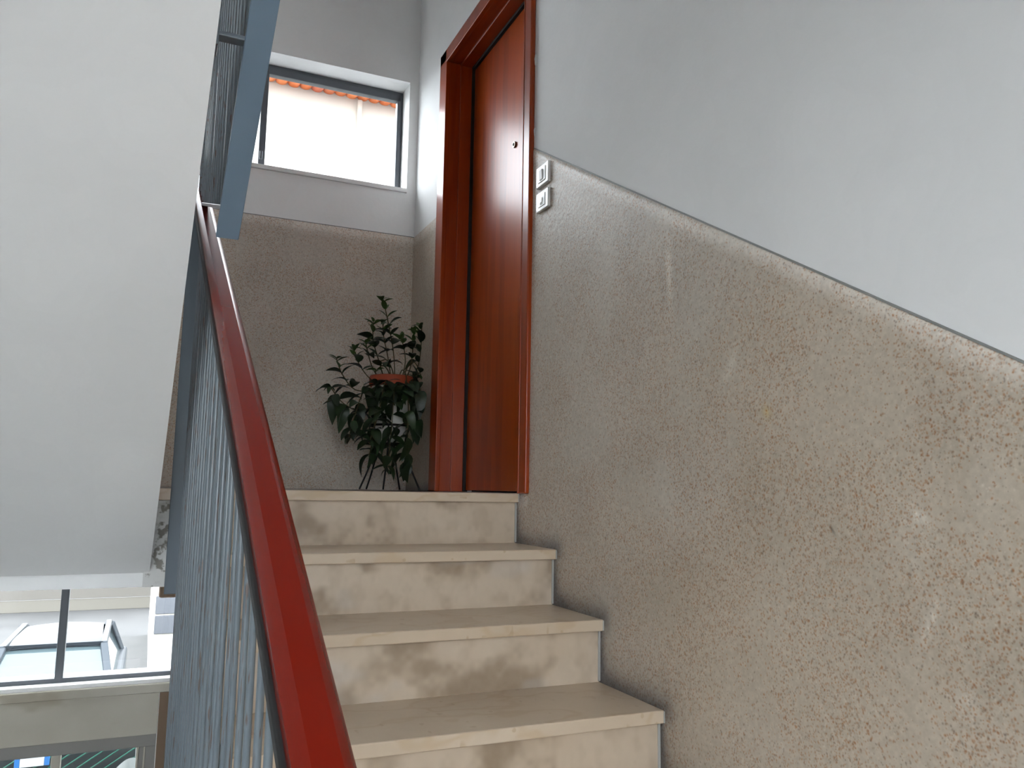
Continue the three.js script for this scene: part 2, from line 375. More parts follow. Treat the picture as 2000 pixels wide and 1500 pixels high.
{ // concrete under the near flight
  const pts = [[ZB, -0.031], [-OV - 0.02, -0.031]];
  for (let k = 0; k < 9; k++) { const z = k * GO - OV - 0.02; pts.push([z, -(k + 1) * RISE - 0.031]); if (k < 8) pts.push([(k + 1) * GO - OV - 0.02, -(k + 1) * RISE - 0.031]); }
  pts.push([ZF, YF - 0.031], [ZF, YF - 0.28], [9 * GO, YF - 0.28], [0.0, -0.42], [0.0, -0.28], [ZB, -0.28]);
  struct('stair_slab', prismX(pts, CX + 0.20, -0.001), M.white);
  mesh('dark_gap_panel', prismX([[-0.3, -0.28], [-0.3, -0.001], [0, 0.004], [9 * GO, YF + 0.004], [9 * GO, YF - 0.28], [0, -0.42]].map(([z, y]) => [z - CZ, y]), 0.186, 0.192), M.gapShade, stair).geometry.applyMatrix4(wellM);  // added dark panel, its colour stands in for shade between the rods
  // landing floors: the upper one from the door, the lower one under the photographer
  struct('floor_landing_upper', [box(XL, -0.001, -0.03, -0.0005, ZB, -0.30), box(XL, CX + 0.09, -0.03, -0.0005, -0.301, 0.0)], M.terrazzo);
  struct('floor_landing_lower', [box(XL, CX + 0.175, YF - 0.28, YF, 2.62, ZF)], M.terrazzo);
  struct('landing_slab', [box(XL, CX + 0.21, -0.28, -0.0305, ZB, -0.004)], M.white);
  // stone edge and stained plaster face of the upper landing beside the well
  const e = structGroup('landing_edge');
  mesh('stone_edge', rbox(CX + 0.015, CX + 0.077, -0.034, 0.0, -0.05, 0.012, 0.003), M.marble, e);
  mesh('plaster_face', box(CX - 0.0, CX + 0.075, -0.28, -0.036, -0.004, 0.006), M.grime, e);
}
{ // the flight that climbs back over the lower one: stepped top, sloping soffit
  const pts = [[0.0, -0.24]], A0 = -1.02, A1 = 0.063;
  const yS = (z) => SL * z - 0.24, zEnd = 9 * GO;
  pts.push([0.0, 0.17]);
  for (let j = 0; j < 9; j++) { pts.push([(j + 1) * GO, (j + 1) * RISE]); if (j < 8) pts.push([(j + 1) * GO, (j + 2) * RISE]); }
  pts.push([ZF - 0.02, 9 * RISE], [ZF - 0.02, 9 * RISE - 0.28], [zEnd, yS(zEnd)]);
  const g = prismX(pts.map(([z, y]) => [z - CZ, y]), A0, A1);
  struct('stair_flight_upper', W(g), M.white);
  struct('landing_slab', box(CX + 0.07, -0.001, 9 * RISE - 0.28, 9 * RISE, 2.62, ZF), M.white);
  // next flight up over the near one, and the one going down below
  struct('stair_flight_top', prismX([[0, 3.06], [0, 2.78], [2.62, 1.25], [2.62, 1.53]], CX + 0.2, -0.001), M.white);
  struct('stair_flight_lower', prismX([[0, YG], [2.62, YF], [2.62, YF - 0.28], [0.4, YG]], XL, CX + 0.03), M.white);
  struct('landing_slab', box(XL, -0.001, 2.78, 3.06, ZB, 0.0), M.white);
}

// ---------------------------------------------------------------- balustrades in the well
const railY = (d) => -0.462 + 0.54 * d;                    // underside edge of the lower flight's handrail
const botY = (d) => 0.4358 - 0.655 * (d - 1.482);          // bottom bar of the upper flight's balustrade
const RA = 0.122;
const rodGeo = new THREE.CylinderGeometry(0.0040, 0.0040, 1, 10, 1); rodGeo.translate(0, 0.5, 0);
const rodGeos = [0, 1, 2, 3].map((k) => { const g = rodGeo.clone(), uv = g.attributes.uv; for (let i = 0; i < uv.count; i++) uv.setXY(i, uv.getX(i) + k * 0.25, uv.getY(i) * 0.8 + k * 0.31); return g; });
function rod(parent, d, y0, y1) {
  const m = mesh('baluster', rodGeos[Math.floor(R(0, 3.99))], M.steel, parent);
  m.position.copy(well(RA, y0, d)); m.scale.y = y1 - y0; m.rotation.y = R(0, 6.28);
  m.rotation.z = R(-0.0012, 0.0012);
  return m;
}
function railProfile() {
  const s = new THREE.Shape();
  s.moveTo(-0.0185, -0.012); s.lineTo(-0.0185, 0); s.quadraticCurveTo(-0.0165, 0.004, -0.008, 0.0105);
  s.lineTo(0.0125, 0.0115); s.quadraticCurveTo(0.020, 0.0075, 0.0245, 0); s.lineTo(0.0245, -0.012); s.lineTo(-0.0185, -0.012);
  return s;
}
function sweepRail(p, q) {                                  // the profile along p -> q, its width level
  const L = p.distanceTo(q), g = new THREE.ExtrudeGeometry(railProfile(), { depth: L, bevelEnabled: true, bevelThickness: 0.006, bevelSize: -0.001, bevelOffset: 0, bevelSegments: 2, curveSegments: 8 });
  const m = new THREE.Matrix4().lookAt(q, p, V3(0, 1, 0)); m.setPosition(p);
  return uvm(g.applyMatrix4(m));
}
{
  const t = thing('stair_railing', 'red handrail on dense blue grey steel rods beside the marble steps', 'railing');
  mesh('handrail', sweepRail(well(RA, railY(2.66), 2.66), well(RA, railY(-0.35), -0.35)), M.rail, t);
  mesh('rail_bar', bar(well(RA - 0.0035, railY(2.64) - 0.0205, 2.64), well(RA - 0.0035, railY(-0.33) - 0.0205, -0.33), 0.037, 0.012), M.dark, t).userData.label = 'dark flat bar under the handrail';
  for (let d = 2.25; d > -0.3; d -= 0.0652) rod(t, d + R(-0.002, 0.002), -SL * (CZ - d) - 0.56, railY(d) - 0.02);
  mesh('end_post', W(rbox(0.104, 0.140, -0.30, railY(2.575) - 0.018, -2.579, -2.571, 0.0015, 1)), M.postPaint, t);
  mesh('bottom_bar', bar(well(RA, -SL * (CZ - 2.24) - 0.57, 2.24), well(RA, -SL * (CZ + 0.3) - 0.57, -0.3), 0.03, 0.01), M.steel, t);
}
{
  const t = thing('stair_railing', 'steel rods of the upper flight over a broad blue grey bottom bar', 'railing');
  mesh('bottom_bar', bar(well(RA, botY(1.468), 1.468), well(RA, botY(-0.2), -0.2), 0.038, 0.008), M.bluebar, t);
  const topY = (d) => SL * (CZ - d) + 1.0;
  for (let d = 2.46; d > 0.3; d -= 0.0652) rod(t, d + R(-0.002, 0.002), d < 1.468 ? botY(d) : Math.max(0.014 + 0.33 * d, railY(d) + 0.008), topY(d));
  mesh('foot_bar', bar(well(RA, 0.014 + 0.33 * 1.45, 1.45), well(RA, 0.014 + 0.33 * 2.2, 2.2), 0.016, 0.008), M.steel, t);
  for (const [d, a0] of [[1.17, 0.062], [0.6, 0.062]]) mesh('bracket', [W(rbox(a0, 0.112, botY(d) + 0.008, botY(d) + 0.016, -d - 0.010, -d + 0.010, 0.002, 1)), W(rbox(a0, a0 + 0.006, botY(d) - 0.012, botY(d) + 0.035, -d - 0.02, -d + 0.02, 0.002, 1))], M.steel, t);
  mesh('handrail', sweepRail(well(RA, topY(0.2), 0.2), well(RA, topY(2.6), 2.6)), M.rail, t);
}

// ---------------------------------------------------------------- flat door
{
  const t = structGroup('door_1');
  const X0 = -0.02, zi0 = -0.871, zi1 = 0.017, yi = 2.03, yo = 2.10;
  const casing = (z0, z1, y0, y1, ex) => {                    // flat moulding with a rounded outer and a beaded inner edge
    return rbox(X0, 0.0, y0, y1, z0, z1, 0.006, 3);
  };
  mesh('door_casing', casing(ZD0, zi0 - 0.008, 0, yo), M.wood, t);
  mesh('door_casing', casing(zi1 + 0.006, ZD1, 0, yo), M.wood, t);
  mesh('door_casing', casing(ZD0, ZD1, yi + 0.008, yo), M.wood, t);
  mesh('door_bead', [rbox(X0 - 0.002, 0.0, 0, yi, zi0 - 0.012, zi0, 0.003, 2), rbox(X0 - 0.002, 0.0, 0, yi, zi1, zi1 + 0.010, 0.003, 2), rbox(X0 - 0.002, 0.0, yi, yi + 0.012, zi0 - 0.012, zi1 + 0.010, 0.003, 2)], M.wood, t);
  // lining: a first band and a second one standing 7 mm proud
  mesh('door_jamb', [rbox(-0.005, 0.055, 0, yi, zi0 - 0.025, zi0 - 0.002, 0.002, 1), rbox(0.05, 0.108, 0, yi - 0.008, zi0 - 0.025, zi0 + 0.007, 0.003, 2)], M.wood, t);
  mesh('door_jamb', [rbox(-0.005, 0.055, 0, yi, zi1 + 0.002, zi1 + 0.025, 0.002, 1), rbox(0.05, 0.108, 0, yi - 0.008, zi1 - 0.007, zi1 + 0.025, 0.003, 2)], M.wood, t);
  mesh('door_head', [rbox(-0.005, 0.055, yi + 0.002, yi + 0.023, zi0 - 0.02, zi1 + 0.02, 0.002, 1), rbox(0.05, 0.108, yi - 0.007, yi + 0.023, zi0 - 0.02, zi1 + 0.02, 0.003, 2)], M.wood, t);
  mesh('door_seal', [box(0.106, 0.128, 0, yi, zi0 - 0.02, zi0 + 0.012), box(0.106, 0.128, 0, yi, zi1 - 0.012, zi1 + 0.02), box(0.106, 0.128, yi - 0.02, yi + 0.02, zi0, zi1)], M.rubber, t);
  mesh('door_leaf', rbox(0.120, 0.165, 0.006, yi - 0.006, zi0 + 0.012, zi1 - 0.012, 0.003, 2), M.leaf, t);
  mesh('door_backing', box(0.166, 0.29, 0, 2.05, -0.90, 0.045), M.dark, t);
  const ph = new THREE.CylinderGeometry(0.013, 0.014, 0.008, 24); ph.rotateZ(Math.PI / 2); ph.translate(0.117, 1.44, -0.368);
  const pl = new THREE.CylinderGeometry(0.007, 0.007, 0.009, 20); pl.rotateZ(Math.PI / 2); pl.translate(0.1162, 1.44, -0.368);
  const peep = mesh('peephole', ph, M.brass, t); mesh('lens', pl, M.rubber, peep);
}
{ // filler lumps where plaster broke away beside the casing
  const g = [];
  for (const [y, s] of [[1.565, 0.9], [1.55, 0.7], [1.29, 0.7], [1.278, 0.5]]) { const q = new THREE.IcosahedronGeometry(0.012 * s, 2); q.scale(0.35, 1.5, 0.7); const p = q.attributes.position; for (let i = 0; i < p.count; i++) { const k = 1 + 0.25 * (hash(Math.round(p.getX(i) * 9000), Math.round(p.getY(i) * 9000), 3) - 0.5); p.setXYZ(i, p.getX(i) * k, p.getY(i) * k, p.getZ(i) * k); } q.translate(-0.002, y, ZD1 + 0.004); g.push(uvm(q)); }
  struct('wall_right_filler', g, M.white);
}

// ---------------------------------------------------------------- switches
function wallPlate(name, label, y0, y1, z0, z1) {
  const t = thing(name, label, name.endsWith('bell') ? 'doorbell' : 'light switch', V3(-0.004, (y0 + y1) / 2, (z0 + z1) / 2));
  const h = (y1 - y0) / 2, w = (z1 - z0) / 2;
  mesh('plate', rbox(-0.011, 0, -h, h, -w, w, 0.0035, 3), M.plastic, t);
  return [t, h, w];
}
{
  const [t, h, w] = wallPlate('light_switch', 'square white rocker switch on the dado, upper of the pair by the door', 1.053, 1.128, 0.127, 0.221);
  mesh('inner_frame', rbox(-0.0135, -0.009, -h * 0.66, h * 0.66, -w * 0.6, w * 0.6, 0.002, 2), M.plastic, t);
  const k = mesh('rocker', rbox(-0.0175, -0.010, -h * 0.48, h * 0.48, -w * 0.25, w * 0.25, 0.002, 2), M.plasticGrey, t); k.rotation.z = 0.07;
}
{
  const [t, h, w] = wallPlate('doorbell', 'square white bell plate with small button, below the rocker switch', 0.964, 1.033, 0.128, 0.222);
  mesh('inner_frame', rbox(-0.0130, -0.009, -h * 0.62, h * 0.62, -w * 0.55, w * 0.55, 0.002, 2), M.plastic, t);
  mesh('bell_button', rbox(-0.0155, -0.010, -h * 0.3, h * 0.22, -w * 0.2, w * 0.2, 0.0015, 2), M.plastic, t);
  mesh('name_slot', rbox(-0.0145, -0.011, -h * 0.42, -h * 0.34, -w * 0.2, w * 0.2, 0.0008, 1), M.plasticGrey, t);
}

// ---------------------------------------------------------------- windows
{ // sliding window high on the back wall
  const t = structGroup('window_1'), zf0 = ZB - 0.17, zf1 = ZB - 0.13;
  const f = (x0, x1, y0, y1, dz = 0) => rbox(x0, x1, y0, y1, zf0 + dz, zf1 + dz, 0.003, 1);
  mesh('window_frame', [f(WX0, WX1, WY1 - 0.022, WY1), f(WX0, WX1, WY0, WY0 + 0.02), f(WX0, WX0 + 0.025, WY0, WY1), f(WX1 - 0.020, WX1, WY0, WY1)], M.frame, t);
  const sash = (x0, x1, dz) => { const s = mesh('window_sash', [f(x0, x1, WY1 - 0.055, WY1 - 0.02, dz), f(x0, x1, WY0 + 0.012, WY0 + 0.035, dz), f(x0, x0 + 0.032, WY0 + 0.02, WY1 - 0.03, dz), f(x1 - 0.02, x1, WY0 + 0.02, WY1 - 0.03, dz)], M.frame, t); mesh('pane', box(x0 + 0.02, x1 - 0.015, WY0 + 0.025, WY1 - 0.045, (zf0 + zf1) / 2 + dz - 0.002, (zf0 + zf1) / 2 + dz + 0.002), M.glass, s); return s; };
  sash(-0.79, WX1 - 0.012, 0.008);
  sash(WX0 + 0.012, -0.845, -0.012);
  mesh('window_catch', rbox(-0.785, -0.772, WY0 + 0.075, WY0 + 0.12, zf1 + 0.008, zf1 + 0.026, 0.004, 2), M.frame, t);
  mesh('window_sill', rbox(WX0 - 0.0, WX1 + 0.0, WY0 - 0.018, WY0 + 0.004, ZB - 0.13, ZB + 0.012, 0.003, 2), M.white, t);
}
{ // the street-side lights over the entrance
  const t = structGroup('window_2'), z0 = ZB - 0.10, z1 = ZB - 0.06;
  const f = (x0, x1, y0, y1) => rbox(x0, x1, y0, y1, z0, z1, 0.004, 1);
  mesh('window_frame', [f(-2.12, -1.0, -0.842, -0.812), f(-2.12, -1.0, -0.25, -0.22), f(-2.12, -2.085, -0.83, -0.23), f(-1.03, -1.0, -0.83, -0.23), f(-1.494, -1.462, -0.83, -0.23)], M.frame, t);
  mesh('pane', box(-2.09, -1.49, -0.815, -0.245, z0 + 0.018, z0 + 0.022), M.glass, t);
  mesh('pane', box(-1.466, -1.02, -0.815, -0.245, z0 + 0.018, z0 + 0.022), M.glass, t);
  mesh('window_sill', rbox(-2.13, -0.99, -0.885, -0.846, ZB - 0.09, ZB + 0.018, 0.005, 2), M.beige, t);
  const cb = new THREE.CylinderGeometry(0.06, 0.06, 0.03, 20, 1, false, Math.PI / 2, Math.PI / 2); cb.rotateX(Math.PI / 2); cb.translate(-1.075, -0.455, ZB - 0.04);
  mesh('corner_bracket', [rbox(-1.11, -1.035, -0.49, -0.43, ZB - 0.055, ZB - 0.02, 0.012, 3)], M.brownPost, t);
  mesh('wall_panel', rbox(-2.12, -1.08, -1.06, -0.886, ZB - 0.10, ZB + 0.003, 0.003, 1), M.beige, t);
  mesh('side_post', rbox(-1.078, -1.041, YG, -0.887, ZB - 0.05, ZB + 0.006, 0.003, 1), M.brownPost, t);
}
{ // entrance door at street level
  const t = structGroup('door_2'), z0 = ZB - 0.09, z1 = ZB - 0.03;
  const f = (x0, x1, y0, y1, e = 0) => rbox(x0, x1, y0, y1, z0, z1 + e, 0.004, 1);
  mesh('door_frame', [f(-2.12, -1.070, -1.115, -1.056, 0.01), f(-1.146, -1.070, YG, -1.06), f(-2.12, -2.07, YG, -1.06)], M.greyFrame, t);
  mesh('door_bead', [f(-1.128, -1.12, YG, -1.115, 0.008), f(-1.155, -1.146, YG, -1.112, 0.004)], M.beige, t);
  mesh('door_stile', f(-1.478, -1.443, YG, -1.11), M.beige, t);
  mesh('door_rail', [f(-2.07, -1.478, -2.1, -2.0), f(-1.443, -1.15, -2.1, -2.0)], M.greyFrame, t);
  mesh('door_kickplate', [f(-2.07, -1.478, YG, -2.1), f(-1.443, -1.15, YG, -2.1)], M.greyFrame, t);
  mesh('pane', box(-2.07, -1.478, -2.0, -1.115, z0 + 0.028, z0 + 0.032), M.glass, t);
  mesh('pane', box(-1.443, -1.15, -2.0, -1.115, z0 + 0.028, z0 + 0.032), M.glass, t);
}
{ // landing windows behind the photographer
  for (const [y0, y1] of [[-0.75, 1.12], [2.3, 3.2]]) {
    const t = structGroup(y0 < 0 ? 'window_3' : 'window_4'), z0 = ZF + 0.08, z1 = ZF + 0.13;
    const f = (x0, x1, a, b) => rbox(x0, x1, a, b, z0, z1, 0.004, 1);
    mesh('window_frame', [f(-2.15, -0.75, y0, y0 + 0.05), f(-2.15, -0.75, y1 - 0.05, y1), f(-2.15, -2.1, y0, y1), f(-0.80, -0.75, y0, y1), f(-1.475, -1.425, y0, y1)], M.frame, t);
    mesh('pane', box(-2.1, -1.475, y0 + 0.05, y1 - 0.05, z0 + 0.02, z0 + 0.024), M.glass, t);
    mesh('pane', box(-1.425, -0.8, y0 + 0.05, y1 - 0.05, z0 + 0.02, z0 + 0.024), M.glass, t);
    mesh('window_sill', rbox(-2.18, -0.72, y0 - 0.03, y0, ZF - 0.03, ZF + 0.09, 0.004, 2), M.marble, t);
  }
}

// ---------------------------------------------------------------- plant on its wire stand
function leafGeo(L, Wd, droop) {
  const n = 7, pos = [], uv = [], idx = [];
  for (let i = 0; i <= n; i++) {
    const t = i / n, w = Wd * Math.pow(Math.sin(Math.PI * Math.pow(t, 0.85)), 0.8) * 0.5 * (t > 0.97 ? 0 : 1), y = -droop * t * t * L + 0.12 * L * t * (1 - t);
    const z = t * L * (1 - 0.25 * droop * t);
    pos.push(-w, y + w * 0.35, z, 0, y, z, w, y + w * 0.35, z); uv.push(0, t, 0.5, t, 1, t);
    if (i < n) { const a = i * 3; idx.push(a, a + 3, a + 1, a + 1, a + 3, a + 4, a + 1, a + 4, a + 2, a + 2, a + 4, a + 5); }
  }
  const g = new THREE.BufferGeometry(); g.setAttribute('position', new THREE.Float32BufferAttribute(pos, 3)); g.setAttribute('uv', new THREE.Float32BufferAttribute(uv, 2)); g.setIndex(idx); g.computeVertexNormals();
  return g;
}
{
  const PX = -0.165, PZ = -1.13;
  // stand: ring, cross feet and four splayed legs
  const st = thing('plant_stand', 'black wire plant stand with thin splayed legs under the potted shrub', 'plant stand', V3(PX, 0, PZ));
  const torus = (r, y, t) => { const g = new THREE.TorusGeometry(r, t, 8, 40); g.rotateX(Math.PI / 2); g.translate(0, y, 0); return g; };
  mesh('ring', torus(0.095, 0.30, 0.005), M.iron, st);
  mesh('ring', torus(0.075, 0.215, 0.004), M.iron, st);
  for (const a of [0.45, 1.9, 2.75, 4.2, 5.3]) {
    const c = Math.cos(a), s = Math.sin(a);
    mesh('leg', tube([V3(0.093 * c, 0.30, 0.093 * s), V3(0.075 * c, 0.21, 0.075 * s), V3(0.11 * c, 0.10, 0.09 * s), V3(0.155 * c, 0.004, 0.115 * s)], 0.0042, 14, 6), M.iron, st);
  }
  // pot
  const pp = thing('potted_plant', 'dark green leafy shrub with upright shoots in a pot by the door', 'plant', V3(PX, 0.224, PZ));
  const prof = [[0.001, 0], [0.066, 0], [0.07, 0.004], [0.09, 0.265], [0.09, 0.27], [0.083, 0.27], [0.08, 0.25], [0.001, 0.25]].map(([x, y]) => new THREE.Vector2(x, y));
  mesh('pot', new THREE.LatheGeometry(prof, 36), M.pot, pp);
  const rim = [[0.088, 0.26], [0.101, 0.262], [0.104, 0.268], [0.104, 0.305], [0.100, 0.31], [0.094, 0.308], [0.09, 0.27], [0.088, 0.26]].map(([x, y]) => new THREE.Vector2(x, y));
  mesh('pot_rim', new THREE.LatheGeometry(rim, 36), M.potRim, pp).userData.label = 'terracotta red rim';
  const so = new THREE.CircleGeometry(0.088, 24); so.rotateX(-Math.PI / 2); so.translate(0, 0.285, 0); mesh('soil', so, M.soil, pp);
  const LG = [[0.075, 0.034, 0.2], [0.07, 0.03, 0.55], [0.085, 0.040, 0.9], [0.06, 0.026, 0.1], [0.08, 0.042, 0.45]].map((q) => leafGeo(...q));
  const tipG = [[0.042, 0.017, 0.1], [0.05, 0.02, 0.4]].map((q) => leafGeo(...q));
  let count = 0;
  function put(parent, p, dir, size, mat, geo, roll = 0) {
    if (count >= 300) return;
    if (p.x > 0.13) p.x = 0.13; if (p.x > 0.03 && dir.x > 0.05) dir.x = 0.05 - Math.max(0, p.x - 0.07) * 6;
    count++;
    const m = mesh('leaf', geo, mat, parent);
    m.position.copy(p); m.scale.setScalar(size);
    const q = new THREE.Matrix4().lookAt(dir, V3(0, 0, 0), V3(0, 1, 0)); m.quaternion.setFromRotationMatrix(q); m.rotateZ(roll);
  }
  // shoots: foot and points (x, y above the pot's foot, z), measured in metres
  const shoots = [
    [[0.02, 0.25, 0.0], [0.0, 0.42, 0.02], [-0.03, 0.56, 0.02], [-0.055, 0.68, 0.0]],
    [[0.0, 0.25, 0.02], [-0.03, 0.40, 0.03], [-0.045, 0.50, 0.0], [-0.052, 0.565, 0.0]],
    [[-0.02, 0.25, 0.0], [-0.07, 0.38, 0.02], [-0.09, 0.48, -0.02], [-0.098, 0.565, 0.0]],
    [[-0.03, 0.25, 0.02], [-0.10, 0.34, 0.03], [-0.125, 0.42, 0.02], [-0.13, 0.46, 0.0]],
    [[-0.04, 0.25, 0.0], [-0.13, 0.30, 0.05], [-0.17, 0.37, 0.02], [-0.19, 0.425, 0.02]],
    [[-0.05, 0.25, 0.02], [-0.18, 0.23, 0.05], [-0.24, 0.30, 0.03], [-0.27, 0.37, 0.03]],
    [[-0.05, 0.25, 0.03], [-0.13, 0.13, 0.07], [-0.23, 0.16, 0.06], [-0.30, 0.24, 0.05]],
    [[0.05, 0.25, 0.0], [0.085, 0.36, 0.02], [0.10, 0.46, 0.0], [0.105, 0.535, 0.0]],
    [[0.06, 0.25, 0.02], [0.12, 0.36, 0.02], [0.135, 0.48, 0.02], [0.135, 0.56, 0.02]],
    [[0.03, 0.25, 0.04], [0.05, 0.38, 0.05], [0.04, 0.46, 0.04], [0.03, 0.49, 0.04]],
    [[0.06, 0.25, 0.0], [0.11, 0.30, 0.04], [0.125, 0.25, 0.06], [0.13, 0.16, 0.06]],
    [[0.03, 0.27, 0.06], [0.09, 0.28, 0.10], [0.12, 0.16, 0.11], [0.10, 0.05, 0.10]],
    [[-0.02, 0.27, 0.06], [-0.06, 0.27, 0.12], [-0.09, 0.12, 0.13], [-0.12, 0.00, 0.12]],
    [[-0.05, 0.27, 0.04], [-0.14, 0.24, 0.09], [-0.19, 0.11, 0.10], [-0.21, 0.01, 0.09]],
    [[0.0, 0.27, 0.07], [-0.02, 0.25, 0.13], [-0.03, 0.05, 0.14], [-0.04, -0.13, 0.12]],
    [[0.02, 0.27, 0.07], [0.04, 0.22, 0.13], [0.05, 0.02, 0.13], [0.06, -0.10, 0.11]],
    [[-0.03, 0.27, 0.05], [-0.09, 0.18, 0.12], [-0.11, 0.0, 0.12], [-0.12, -0.07, 0.11]],
    [[0.04, 0.27, 0.05], [0.09, 0.30, 0.08], [0.12, 0.33, 0.06], [0.13, 0.30, 0.06]],
    [[-0.01, 0.27, 0.05], [-0.05, 0.33, 0.10], [-0.08, 0.34, 0.12], [-0.11, 0.31, 0.12]],
    [[0.0, 0.27, 0.07], [-0.03, 0.34, 0.10], [-0.06, 0.37, 0.12], [-0.09, 0.36, 0.13]],
    [[0.03, 0.27, 0.07], [0.05, 0.35, 0.10], [0.07, 0.37, 0.12], [0.09, 0.35, 0.12]],
    [[0.01, 0.27, 0.06], [0.02, 0.33, 0.11], [0.03, 0.30, 0.14], [0.03, 0.24, 0.15]],
  ];
  shoots.forEach((pts, si) => {
    const c = new THREE.CatmullRomCurve3(pts.map((q) => V3(...q)));
    const stem = mesh('stem', new THREE.TubeGeometry(c, 20, 0.0025, 6, false), M.stem, pp);
    const hang = pts[3][1] < 0.28, up = !hang, L = c.getLength(), nPairs = Math.round(L / (hang ? 0.043 : 0.056)) + 1;
    for (let k = 1; k <= nPairs; k++) {
      const t = k / (nPairs + 0.4); if (t > 0.98) break; if (up && t < 0.38) continue;
      const p = c.getPoint(t), tan = c.getTangent(t), base = si * 1.3 + k * 1.5708 * 0.9;
      for (const sg of [0, Math.PI]) {
        const a = base + sg + R(-0.4, 0.4), d = V3(Math.cos(a), up ? R(0.1, 0.6) : R(-0.9, 0.35), Math.sin(a) * 0.7 + 0.15).normalize().addScaledVector(tan, up ? 0.35 : 0.2).normalize();
        const late = up && t > 0.72;
        put(stem, p, d, late ? R(0.75, 1.05) : hang ? R(1.05, 1.45) : R(0.9, 1.25), late ? M.leafTip : M.leafGreen[Math.floor(R(0, 2.99))], late ? LG[3] : LG[Math.floor(R(0, 4.99))], R(-0.5, 0.5));
      }
    }
    const e = c.getPoint(1);
    for (let k = 0; k < 3; k++) { const a = k * 2.1 + si; put(stem, e, V3(Math.cos(a), up ? 0.5 : -0.6, Math.sin(a)).normalize(), R(0.8, 1.1), up ? M.leafTip : M.leafGreen[1], tipG[k % 2], R(-0.3, 0.3)); }
  });
}

// ---------------------------------------------------------------- the street
const GY = -3.6;
struct('ground', box(-60, 60, GY - 0.3, GY, -80, ZB - 0.37), M.asphalt);
struct('ground_rear', box(-60, 60, GY - 0.3, GY, ZB - 0.37, 60), M.asphalt);
{ // kerb with a strip of grass to the right of the car
  struct('kerb', rbox(-1.15, 6, GY, GY + 0.14, -9.2, -8.4, 0.02, 1), M.kerb);
  struct('lawn', box(-1.1, 6, GY + 0.14, GY + 0.17, -9.1, -8.75), M.grass);
}
{ // long boarded wall across the street
  const t = structGroup('boundary_wall');
  for (let k = 0; k < 6; k++) mesh('plank', rbox(-24, -0.2, GY + k * 0.34, GY + k * 0.34 + 0.325, -24.06 + 0.02 * (k % 2), -24 + 0.02 * (k % 2), 0.01, 1), M.board[k % 3], t);
  mesh('wall_cap', rbox(-24, -0.2, GY + 2.04, GY + 2.12, -24.1, -23.94, 0.01, 1), M.kerb, t);
}
{ // neighbour's white house with a tiled eave
  const zH = CZ - 16, t = thing('house', 'white rendered house with terracotta tiled eave across the street', 'building', V3(0, 0, 0));
  const x0 = CX + 0.2, x1 = 9, ye = 7.96;
  mesh('wall', box(x0, x1, GY, ye + 0.3, zH - 6, zH), M.render, t);
  for (let k = 0; k < 2; k++) mesh('shutter', rbox(x0 + 0.04, x0 + 1.3, -2.03 - 0.0 + k * 0.34 - 0.58, -2.03 + k * 0.34 - 0.58 + 0.31, zH, zH + 0.05, 0.01, 1), M.shutter, t);
  const pipe = new THREE.CylinderGeometry(0.05, 0.05, ye - GY, 14); pipe.translate(CX + 3.46, (ye + GY) / 2, zH + 0.08); mesh('downpipe', pipe, M.render, t);
  
  // a row of pan tiles, hollow side up, overhanging the wall
  const pan = new THREE.CylinderGeometry(0.112, 0.112, 1.3, 14, 1, true, -Math.PI / 2, Math.PI), pin = pan.clone(); pin.scale(0.88, 1, 0.88);
  { const ix = pin.index.array; for (let k = 0; k < ix.length; k += 3) { const q = ix[k]; ix[k] = ix[k + 1]; ix[k + 1] = q; } const nn = pin.attributes.normal; for (let k = 0; k < nn.count; k++) nn.setXYZ(k, -nn.getX(k), -nn.getY(k), -nn.getZ(k)); }
  const tileG = mergeGeometries([pan, pin]); tileG.rotateX(Math.PI / 2); tileG.scale(1, 0.62, 1); tileG.rotateX(0.17);
  for (let x = x0 - 0.2; x < x1; x += 0.235) {
    const u = mesh('tile', tileG, M.tile[Math.floor(R(0, 3.99))], t); u.position.set(x, ye + 0.06 + R(-0.012, 0.012), zH + 0.3 + R(-0.02, 0.02)); u.rotation.z = R(-0.04, 0.04);
  }
  mesh('roof', prismX([[zH + 0.85, ye + 0.08], [zH - 3, ye + 0.9], [zH - 6.4, ye + 0.2]], x0 - 0.3, x1), M.tile[1], t);
}
